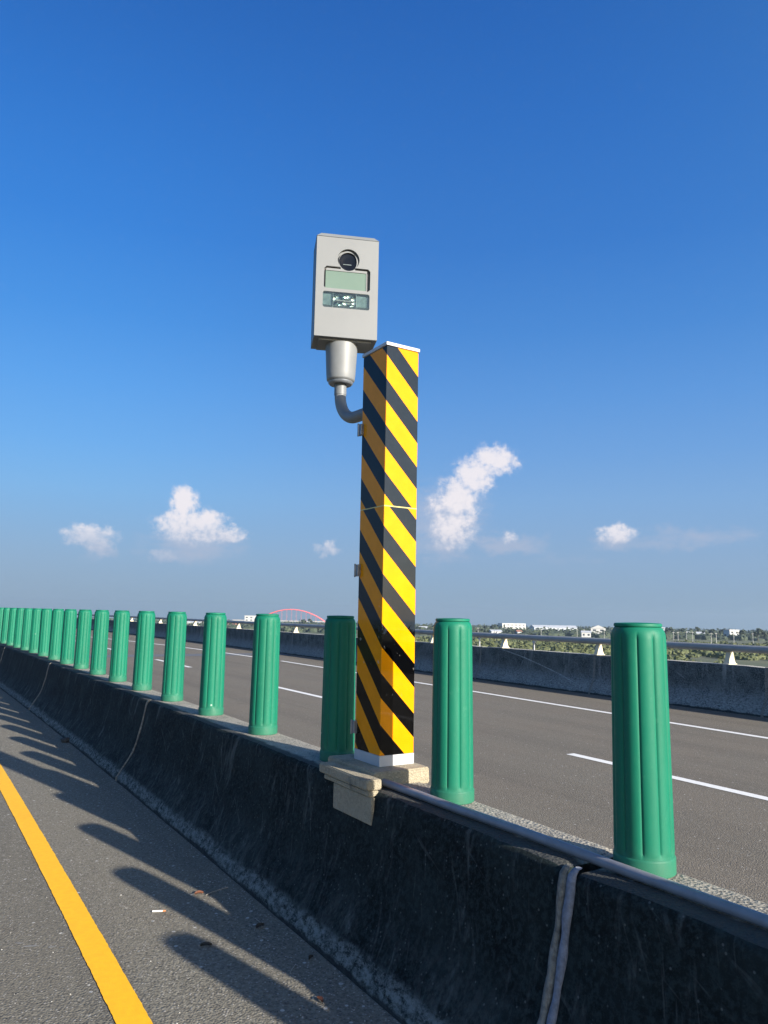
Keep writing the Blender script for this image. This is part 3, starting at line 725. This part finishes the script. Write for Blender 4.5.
# ------------------------------------------------------------------ litter on the near carriageway
def onroad(px, py, z=ZN):
    d_ = cF + cR * ((px - 384) / FPX) - cU * ((py - 512) / FPX); k_ = (z - EYE) / d_.z
    return Vector((d_.x * k_, d_.y * k_, z))
M['leaf_red'] = simple('dry_red_leaf', (.13, .045, .02), .7, 0, .3, 40); M['leaf_dark'] = simple('dark_leaf', (.03, .026, .02), .8, 0, .3, 40)
M['paper'] = simple('white_paper', (.6, .59, .56), .7); M['twig'] = simple('pale_twig', (.30, .27, .22), .8); M['brown'] = simple('tan_filter', (.42, .17, .07), .7)
def leaf(px, py, L_, mat, rz, lab):
    q = onroad(px, py, ZN + .002); r_ = thing('fallen_leaf', q, rz, lab, 'leaf')
    vs = []; n_ = 9
    for i in range(n_):
        t_ = i / (n_ - 1); wd = L_ * .26 * math.sin(math.pi * min(1, t_ * 1.02 + .02)) ** .8; zz = .002 + .004 * math.sin(t_ * 3)
        vs += [(L_ * (t_ - .5), -wd, zz + .006), (L_ * (t_ - .5), 0, zz - .002), (L_ * (t_ - .5), wd, zz + .008)]
    MB().add(vs, [(3 * i + j, 3 * i + 3 + j, 3 * i + 4 + j, 3 * i + 1 + j) for i in range(n_ - 1) for j in (0, 1)]).build('blade', mat, r_, smooth=60)
    MB().tube([(-L_ * .5, 0, .003), (-L_ * .72, L_ * .05, .004)], .0009, 6).build('stalk', M['twig'], r_)
leaf(199, 894, .045, M['leaf_red'], .4, 'small reddish dry leaf beside a pale twig at the edge of a post shadow')
leaf(320, 1001, .042, M['leaf_red'], 2.2, 'rust red leaf at the tip of the light streak nearest the bottom of the picture')
leaf(311, 959, .035, M['leaf_dark'], 1.1, 'small dark leaf in the barrier shadow, highest of the dark ones at lower right')
leaf(206, 946, .05, M['leaf_dark'], .2, 'dark curled leaf lying in the lowest full post shadow')
leaf(260, 927, .05, M['leaf_dark'], .9, 'dark leaf in the shade between two light streaks')
def stick(pts, r, name, mat, lab, cat):
    P_ = [onroad(x_, y_, ZN + .004) for x_, y_ in pts]; b_ = P_[0].copy(); b_.z = ZN
    o = MB().tube([p_ - b_ for p_ in P_], r, 7).build(name, mat, loc=b_, smooth=60); tag(o, lab, cat)
stick([(206, 895), (212, 892), (220, 889.5), (228, 887)], .0018, 'twig', M['twig'], 'long thin pale twig beside the small reddish leaf', 'twig')
stick([(290, 973), (292, 969), (295, 965)], .0016, 'twig', M['twig'], 'short pale twig in the barrier shadow below the dark leaf', 'twig')
stick([(255, 918), (260, 922), (262, 928)], .0014, 'twig', M['twig'], 'short bent twig near the foot of the barrier shadow', 'twig')
q = onroad(159, 911, ZN + .005); cg = thing('cigarette_end', q, .15, 'white cigarette end with a tan tip on the sunlit asphalt', 'cigarette')
MB().tube([(-.032, 0, 0), (.018, 0, 0)], .0042, 12).build('paper_tube', M['paper'], cg, smooth=40); MB().tube([(.0182, 0, 0), (.032, .001, 0)], .0043, 12).build('filter_tip', M['brown'], cg, smooth=40)
# dark stone against the barrier foot, pebbles
st_ = bmesh.new(); bmesh.ops.create_icosphere(st_, subdivisions=3, radius=1)
for v in st_.verts: v.co *= 1 + .35 * noise.noise(v.co * 1.4 + Vector((3, 1, 0)))
sm_ = bpy.data.meshes.new('stone'); st_.to_mesh(sm_); st_.free(); M['stone'] = simple('dark_stone', (.035, .033, .03), .9, 0, .4, 3); sm_.materials.append(M['stone'])
o = bpy.data.objects.new('dark_stone', sm_); col.objects.link(o); o.location = onroad(66, 742) + Vector((0, 0, .018)); o.scale = (.06, .045, .03)
tag(o, 'dark lump of stone at the foot of the median barrier on the left', 'stone')
# gravel chips: nobody could count these
mb = MB(); gr = random.Random(5)
for i in range(1500):
    s_ = gr.uniform(-1.5, 9); n_ = -.45 - abs(gr.gauss(0, .12)) if gr.random() < .55 else gr.uniform(-2.4, -.45)
    c_ = W(s_, n_, ZN + .001); r_ = gr.uniform(.0015, .0042); a_ = gr.uniform(0, 6)
    vs = [c_ + Vector((math.cos(a_ + k) * r_ * gr.uniform(.7, 1.3), math.sin(a_ + k) * r_ * gr.uniform(.7, 1.3), 0)) for k in (0, 1.6, 3.1, 4.7)] + [c_ + Vector((0, 0, r_ * .9))]
    mb.add(vs, [(0, 1, 4), (1, 2, 4), (2, 3, 4), (3, 0, 4)])
tag(mb.build('grit', M['pale_concrete']), kind='stuff')
# old white scuffs and a rust stain on the asphalt
def smear(name, px, py, lx_, ly_, rz, mat, sd, z):
    q = onroad(px, py, ZN + z); k_ = 22
    vs = [Vector((0, 0, 0))] + [Vector((math.cos(2 * math.pi * j / k_) * lx_, math.sin(2 * math.pi * j / k_) * ly_, 0)) * (1 + .9 * noise.noise(Vector((j * .9, sd, 0)))) for j in range(k_)]
    o = MB().add(vs, [(0, 1 + j, 1 + (j + 1) % k_) for j in range(k_)]).build(name, mat, loc=q); o.rotation_euler.z = rz; tag(o, kind='structure')
for j, (px, py, a_, b_) in enumerate(((31, 946, .035, .010), (18, 943, .018, .008), (52, 947, .016, .007), (62, 947.5, .010, .006), (54, 943, .012, .004), (23, 954, .012, .005), (88, 845, .02, .008), (84, 849, .009, .005), (3, 827, .02, .008), (128, 835, .03, .014))):
    smear('white_scuff', px, py, a_, b_, .2, M['scuff'], j * 1.7, .0012 + .0001 * j)

# ------------------------------------------------------------------ air
mt = bpy.data.materials.new('hazy_air'); mt.use_nodes = True; t = NT(mt.node_tree)
for n_ in list(t.n):
    if n_.type == 'BSDF_PRINCIPLED': t.n.remove(n_)
vol = t.node('ShaderNodeVolumePrincipled', {'Color': (.40, .52, .66, 1), 'Density': HAZE, 'Anisotropy': .2})
t.l.new(vol.outputs[0], t.n['Material Output'].inputs['Volume'])
if HAZE: tag(MB().box(-4300, 4300, -700, 4300, -66, 40).build('haze', mt), kind='stuff')

# ------------------------------------------------------------------ green anti-glare posts
PH = .782
def post_fn(r, z, a):
    env = min(1, max(0, (z - .058) / .014)) * min(1, max(0, (PH - .022 - z) / .02))
    l = abs(math.sin(5 * a)) ** .5
    return r * (1 - .075 * env * (1 - l)) + .0015 * env
def r_at(z): return .0935 - .0065 * z / PH
prof = [(.0935, .052), (.0925, .060)] + [(r_at(z) - .0005, z) for z in (.066, .072, .078, .15, .25, .4, .55, .68, .735)] + [(r_at(.75) - .001, .75), (r_at(.76) - .003, .759), (r_at(.77) - .0062, .766), (r_at(.78) - .0098, .771), (r_at(.78) - .0125, .774)]
pw = thing('antiglare_post', (0, 0, 0), 0, 'x', 'post', 'green anti-glare posts standing on the median barrier')
MB().lathe(prof, 160, post_fn).build('ribbed_sleeve', M['green'], pw, smooth=40)
MB().lathe([(.0735, .7742), (.0772, .7762), (.0778, .780), (.0768, .7845), (.073, .787), (.035, .7885), (.001, .789)], 64).build('top_cap', M['green'], pw, smooth=40)
MB().lathe([(.093, 0), (.0965, .003), (.0968, .047), (.0955, .052), (.0938, .054)], 72).build('base_band', M['green'], pw, smooth=40)
plabels = {0: 'largest green ribbed post, at right in front of the far lanes, beside the grey conduit',
           1: 'green ribbed post standing just right of the striped column',
           2: 'dark shaded green ribbed post standing just left of the striped column',
           3: 'green ribbed post, second to the left of the striped column, above the sunlit barrier edge',
           4: 'green ribbed post, third to the left of the striped column',
           5: 'green ribbed post, fourth to the left of the striped column, beside the barrier joint',
           6: 'green ribbed post, fifth to the left of the striped column, beyond the barrier joint',
           7: 'green ribbed post, sixth to the left of the striped column',
           8: 'green ribbed post, seventh to the left of the striped column',
           9: 'green ribbed post, eighth to the left of the striped column'}
words = ['ninth', 'tenth', 'eleventh', 'twelfth', 'thirteenth', 'fourteenth', 'fifteenth', 'sixteenth']
for i in range(10, 18): plabels[i] = 'small distant green ribbed post, %s to the left of the striped column' % words[i - 10]
prnd = random.Random(3)
for i in list(range(0, 34)) + [-1, -2, -3]:
    s = 1.03 * i - .0013 * max(i, 0) ** 2 if i < 18 else 17.118 + .985 * (i - 17); q, a = path(s); q = W(s, {0: -.010, 1: -.008, 2: -.024, -1: -.01, -2: -.01, -3: -.01}.get(i, -.030), ZT)
    lab = plabels.get(i, 'green ribbed post standing out of the picture, right of the largest one' if i < 0 else 'tiny far green ribbed post at the left end of the row')
    rz = -a + prnd.uniform(-.25, .25)
    if i == 0: o = pw; o.location = q; o.rotation_euler = (0, 0, R(-3)); o['label'] = lab
    else: o = dup(pw, q, rz, lab)
    o.rotation_euler.x = prnd.uniform(-.006, .006); o.rotation_euler.y = prnd.uniform(-.006, .006)

# ------------------------------------------------------------------ pedestal round the barrier top
pc = W(1.5, -.06, ZT); ped = thing('concrete_pedestal', pc, -path(1.5)[1], 'beige concrete pedestal with a stepped ledge, cast over the barrier top under the striped column', 'pedestal')
def L(s0, s1, n0, n1, z0, z1): return (n0 + .06, n1 + .06, s0 - 1.5, s1 - 1.5, z0 - ZT, z1 - ZT)
def rough_box(dim, name, bev, amp=.0025, parent=ped, mat='beige_concrete'):
    x0, x1, y0, y1, z0, z1 = dim
    bm = bmesh.new(); bmesh.ops.create_cube(bm, size=1)
    for v in bm.verts: v.co = Vector(((x0 + x1) / 2 + v.co.x * (x1 - x0), (y0 + y1) / 2 + v.co.y * (y1 - y0), (z0 + z1) / 2 + v.co.z * (z1 - z0)))
    bmesh.ops.bevel(bm, geom=bm.edges[:], offset=bev, segments=3, affect='EDGES')
    bmesh.ops.subdivide_edges(bm, edges=[e for e in bm.edges if e.calc_length() > .05], cuts=7, use_grid_fill=True)
    for v in bm.verts:
        v.co += Vector((noise.noise(v.co * 30), noise.noise(v.co * 30 + Vector((5, 0, 0))), noise.noise(v.co * 30 + Vector((0, 5, 0))))) * amp
    bmesh.ops.recalc_face_normals(bm, faces=bm.faces)
    me = bpy.data.meshes.new(name); bm.to_mesh(me); bm.free(); me.materials.append(M[mat])
    me.polygons.foreach_set('use_smooth', [True] * len(me.polygons)); me.set_sharp_from_angle(angle=R(40))
    o = bpy.data.objects.new(name, me); col.objects.link(o); o.parent = parent; return o
rough_box(L(1.385, 1.86, -.188, .125, ZT - .01, 1.009), 'block', .006, .0014)
rough_box(L(1.32, 1.80, -.268, -.19, .948, .993), 'ledge', .005, .0009)
rough_box(L(1.325, 1.765, -.256, -.202, .920, .9435), 'lip', .004, .0009)
rough_box(L(1.315, 1.68, -.2475, -.229, .797, .917), 'apron_plate', .003, .001)

# ------------------------------------------------------------------ striped column
q = W(1.49, -.100, 1.0095); ca = path(1.4)[1]
colm = thing('striped_column', q, -ca, 'tall square column with yellow and black hazard stripes, standing on the beige pedestal', 'column')
MB().box(0, COL_D, 0, COL_W, PL_H + .001, COL_H - .016).build('shaft', M['hazard'], colm, bevel=.002)
MB().box(-.002, COL_D + .002, -.002, COL_W + .002, 0, PL_H).build('plinth', M['plinth'], colm, bevel=.0015)
MB().box(-.006, COL_D + .006, -.006, COL_W + .006, COL_H - .014, COL_H + .004).build('cap', M['plinth'], colm, bevel=.002)
for hz in (1.69, .93, .128):
    h = MB().box(-.018, -.0005, COL_W - .02, COL_W + .016, hz, hz + .062)
    h.box(-.012, -.002, COL_W + .014, COL_W + .022, hz + .008, hz + .054)
    hg = h.build('hinge', M['hinge'], colm, bevel=.002)
    MB().tube([(-.02, COL_W + .006, hz - .004), (-.02, COL_W + .006, hz + .066)], .005, 10).build('hinge_pin', M['hinge'], hg, smooth=60)

# ------------------------------------------------------------------ roadside camera
BX, BY, BZ, BW, BH, BD, BT = -.264, 4.342, 3.348, .374, .644, .232, .175
rc = thing('speed_camera', (BX, BY, BZ), BT, 'light grey box-shaped roadside camera on a bent arm beside the top of the striped column', 'camera')
def plate(name, outer, holes, y0, depth, mat, parent, bev=0.0, res=8):
    """flat plate in the x-z plane with holes cut through, front face at y0, thickness depth"""
    cu = bpy.data.curves.new(name, 'CURVE'); cu.dimensions = '2D'; cu.fill_mode = 'BOTH'; cu.extrude = depth / 2
    for poly in [outer] + holes:
        sp = cu.splines.new('POLY'); sp.points.add(len(poly) - 1)
        for p_, c_ in zip(sp.points, poly): p_.co = (c_[0], c_[1], 0, 1)
        sp.use_cyclic_u = True
    tmp = bpy.data.objects.new(name, cu); col.objects.link(tmp)
    dg = bpy.context.evaluated_depsgraph_get(); me = bpy.data.meshes.new_from_object(tmp.evaluated_get(dg))
    bpy.data.objects.remove(tmp); bpy.data.curves.remove(cu)
    me.transform(Matrix.Translation((0, y0 + depth / 2, 0)) @ Matrix.Rotation(R(90), 4, 'X'))
    me.materials.clear(); me.materials.append(mat)
    bm = bmesh.new(); bm.from_mesh(me); bmesh.ops.remove_doubles(bm, verts=bm.verts, dist=1e-5); bmesh.ops.recalc_face_normals(bm, faces=bm.faces); bm.to_mesh(me); bm.free()
    o = bpy.data.objects.new(name, me); col.objects.link(o); o.parent = parent; return o
def rrect(x0, x1, z0, z1, r, k=5):
    out = []
    for cx_, cz_, a0 in ((x1 - r, z0 + r, -90), (x1 - r, z1 - r, 0), (x0 + r, z1 - r, 90), (x0 + r, z0 + r, 180)):
        out += [(cx_ + r * math.cos(R(a0 + 90 * i / k)), cz_ + r * math.sin(R(a0 + 90 * i / k))) for i in range(k + 1)]
    return out
hw = BW / 2; fy = -BD / 2
zc = BH - .026
# front-panel features, measured from the panel's lower left corner
lx, lz, lr = .005, .487, .066
wx0, wx1, wz0, wz1 = -.138, .138, .296, .437
lwx0, lwx1, lwz0, lwz1 = -.142, .136, .180, .279
key = []
a_s = math.asin((wz1 - lz) / lr)
key += [(wx0 + .012, wz0), (wx1 - .012, wz0), (wx1, wz0 + .012), (wx1, wz1 - .014), (wx1 - .014, wz1)]
a0 = math.atan2(wz1 - lz, math.sqrt(lr * lr - (wz1 - lz) ** 2)); a1 = math.pi - a0
key += [(lx + lr * math.cos(a0 + (a1 - a0) * i / 22), lz + lr * math.sin(a0 + (a1 - a0) * i / 22)) for i in range(23)]
key += [(wx0 + .014, wz1), (wx0, wz1 - .014), (wx0, wz0 + .012)]
RC = .022
plate('front_panel', [(-hw + .001, .001), (hw - .001, .001), (hw - .001, zc), (-hw + .001, zc)], [key, rrect(lwx0, lwx1, lwz0, lwz1, .012)], fy, RC, M['housing'], rc)
# shell behind the panel: five walls with the bevelled lid
sh = MB()
yb = BD / 2; y1 = fy + RC
sh.add([(-hw, y1, 0), (hw, y1, 0), (hw, yb, 0), (-hw, yb, 0), (-hw, y1, zc), (hw, y1, zc), (hw, yb, zc), (-hw, yb, zc)],
       [(0, 3, 2, 1), (1, 2, 6, 5), (2, 3, 7, 6), (3, 0, 4, 7), (0, 1, 5, 4), (4, 5, 6, 7)])
sh.build('housing_shell', M['housing'], rc, bevel=.002)
lid = MB(); i_ = .028
lid.add([(-hw - .002, fy - .002, zc + .002), (hw + .002, fy - .002, zc + .002), (hw + .002, yb, zc + .002), (-hw - .002, yb, zc + .002),
         (-hw + i_, fy + i_ * .4, BH), (hw - i_, fy + i_ * .4, BH), (hw - i_, yb - i_, BH), (-hw + i_, yb - i_, BH)],
        [(0, 3, 2, 1), (4, 5, 6, 7), (0, 1, 5, 4), (1, 2, 6, 5), (2, 3, 7, 6), (3, 0, 4, 7)])
lid.build('lid', M['housing'], rc, bevel=.0015)
MB().box(-hw + .03, hw - .03, -BD / 2 + .03, BD / 2 - .02, -.012, .001).build('bottom_plate', M['housing'], rc, bevel=.003)
# inner frame around the lens, leaving a shadow gap to the panel
g = .010; key2 = [(min(max(x_, wx0 + g), wx1 - g * 1.9) if z_ <= wz1 else lx - .003 + (x_ - lx) * (1 - g / lr * 1.2), z_ - g if z_ > wz0 + .02 else z_ + .002) for x_, z_ in key]
inner = plate('lens_frame', [(x_, z_) for x_, z_ in key2], [[(lx + .001 + .0575 * math.cos(2 * math.pi * k / 28), lz - .010 + .0575 * math.sin(2 * math.pi * k / 28)) for k in range(28)],
        rrect(wx0 + .010, wx1 - .023, wz0 + .007, wz1 - .024, .003)], fy + .009, .010, M['housing'], rc)
MB().box(wx0 + .002, wx1 - .002, y1 - .0015, y1 - .0005, wz0 + .002, wz1).build('recess_gasket', M['housing_dark'], rc)
MB().box(wx0 + .0095, wx1 - .0225, fy + .0125, fy + .0165, wz0 + .0065, wz1 - .0235).build('screen', M['screen'], rc)
ln = MB(); k = 32
def ring(r, y): return [(lx + .001 + r * math.cos(2 * math.pi * j / k), y, lz - .010 + r * math.sin(2 * math.pi * j / k)) for j in range(k)]
rgs = [ring(.0572, fy + .0115), ring(.056, fy + .0195), ring(.042, fy + .0197), ring(.038, fy + .0205), ring(.02, fy + .0208)]
ln.add([v for r_ in rgs for v in r_], [(j * k + h, j * k + (h + 1) % k, (j + 1) * k + (h + 1) % k, (j + 1) * k + h) for j in range(4) for h in range(k)] + [tuple(4 * k + h for h in range(k))])
lens = ln.build('lens', M['lens'], rc, smooth=30)
MB().box(lx - .03, lx + .02, fy + .0168, fy + .0185, lz - .028, lz - .0235).build('lens_marking', M['flash_side'], lens)
fw = MB().box(lwx0 + .001, lwx1 - .001, y1 - .002, y1 - .001, lwz0 + .001, lwz1 - .001).build('flash_backplate', M['flash_side'], rc)
MB().box(lwx0 + .062, lwx0 + .200, y1 - .008, y1 - .0022, lwz0 + .012, lwz1 - .010).build('flash_reflector', M['reflector'], rc, bevel=.002)
MB().tube([(lwx0 + .08, y1 - .013, lwz0 + .048), (lwx0 + .185, y1 - .013, lwz0 + .048)], .005, 10).build('flash_tube', M['housing'], rc, smooth=60)
for xx in (.060, .198): MB().box(lwx0 + xx, lwx0 + xx + .003, fy + .006, y1 - .003, lwz0 + .002, lwz1 - .002).build('flash_divider', M['housing'], rc)
MB().box(lwx0 + .0015, lwx1 - .0015, y1 - .012, y1 - .003, lwz0 + .0015, lwz0 + .018).build('flash_sill', M['void'], rc)
MB().box(lwx0 + .0005, lwx1 - .0005, fy + .003, fy + .005, lwz0 + .0005, lwz1 - .0005).build('flash_pane', M['pane'], rc)
# neck, collar and bent arm
cxl = -.010; cyl = .0
nk = MB(); nk.lathe([(.072, -.236), (.078, -.232), (.083, -.226), (.084, -.222), (.087, -.19), (.094, -.06), (.097, -.012)], 48)
nk.v = [(x_ + cxl, y_ + cyl, z_) for x_, y_, z_ in nk.v]; nk.build('collar', M['tube'], rc, smooth=30)
rg_ = MB(); rg_.lathe([(.066, -.252), (.073, -.2455), (.0745, -.236), (.05, -.2335)], 40); rg_.v = [(x_ + cxl, y_ + cyl, z_) for x_, y_, z_ in rg_.v]; rg_.build('clamp_ring', M['hinge'], rc, smooth=40)
# the arm runs, in the column's frame, back to its far face
inv = (Matrix.Translation((BX, BY, BZ)) @ Matrix.Rotation(BT, 4, 'Z')).inverted()
top = Matrix.Translation((BX, BY, BZ)) @ Matrix.Rotation(BT, 4, 'Z') @ Vector((cxl, cyl, -.24))
end = W(1.49 + COL_W + .001, -.002, 0)
hd = Vector((end.x - top.x, end.y - top.y, 0)); hl = hd.length; hd.normalize()
zb = 2.865; rr = .17
pts = [top + Vector((0, 0, .02)), top, Vector((top.x, top.y, zb + rr + .02))]
for k in range(0, 13):
    a_ = R(90 * k / 12); pts.append(Vector((top.x, top.y, zb + rr)) + hd * (rr - rr * math.cos(a_)) + Vector((0, 0, -rr * math.sin(a_))))
pts += [Vector((end.x, end.y, zb)) - hd * .02, Vector((end.x, end.y, zb)) + hd * .0]
MB().tube([inv @ p_ for p_ in pts], .034, 24).build('bent_arm', M['tube'], rc, smooth=40)
fl_ = [Vector((end.x, end.y, zb)) - hd * .014, Vector((end.x, end.y, zb))]
MB().tube([inv @ p_ for p_ in fl_], .055, 24).build('arm_flange', M['tube'], rc, smooth=40)
mb = MB().tube([inv @ (top + Vector((0, 0, -.075))), inv @ (top + Vector((0, 0, .0)))], .0365, 24); mb.build('arm_sleeve', M['housing'], rc, smooth=40)

# ------------------------------------------------------------------ conduit along the barrier top
cp = [(1.40, -.140, .962), (1.30, -.135, .962), (1.1, -.131, .962), (.85, -.128, .9615), (.55, -.120, .963), (.25, -.117, .963), (.0, -.116, .9615), (-.3, -.112, .962), (-.6, -.11, .963), (-1.0, -.118, .962), (-1.6, -.125, .963), (-2.6, -.12, .962), (-4.5, -.12, .962)]
def smooth_path(cp, sub=8):
    out = []
    for i in range(len(cp) - 1):
        p0, p1, p2, p3 = [Vector(cp[min(max(j, 0), len(cp) - 1)]) for j in (i - 1, i, i + 1, i + 2)]
        for k in range(sub):
            t_ = k / sub; out.append(.5 * ((2 * p1) + (-p0 + p2) * t_ + (2 * p0 - 5 * p1 + 4 * p2 - p3) * t_ ** 2 + (-p0 + 3 * p1 - 3 * p2 + p3) * t_ ** 3))
    return out + [Vector(cp[-1])]
cb = W(0, -.11, .9455)
cd = thing('cable_conduit', cb, 0, 'grey plastic conduit pipe lying along the barrier top from the pedestal to the right edge', 'pipe')
MB().tube([W(p_.x, p_.y, p_.z) - cb for p_ in smooth_path(cp)], .0175, 20).build('pipe', M['conduit'], cd, smooth=60)
for s in (-.95,):
    MB().tube([W(s - .035, -.117, .9625) - cb, W(s + .035, -.118, .9625) - cb], .0205, 20).build('coupling', M['conduit'], cd, smooth=60)
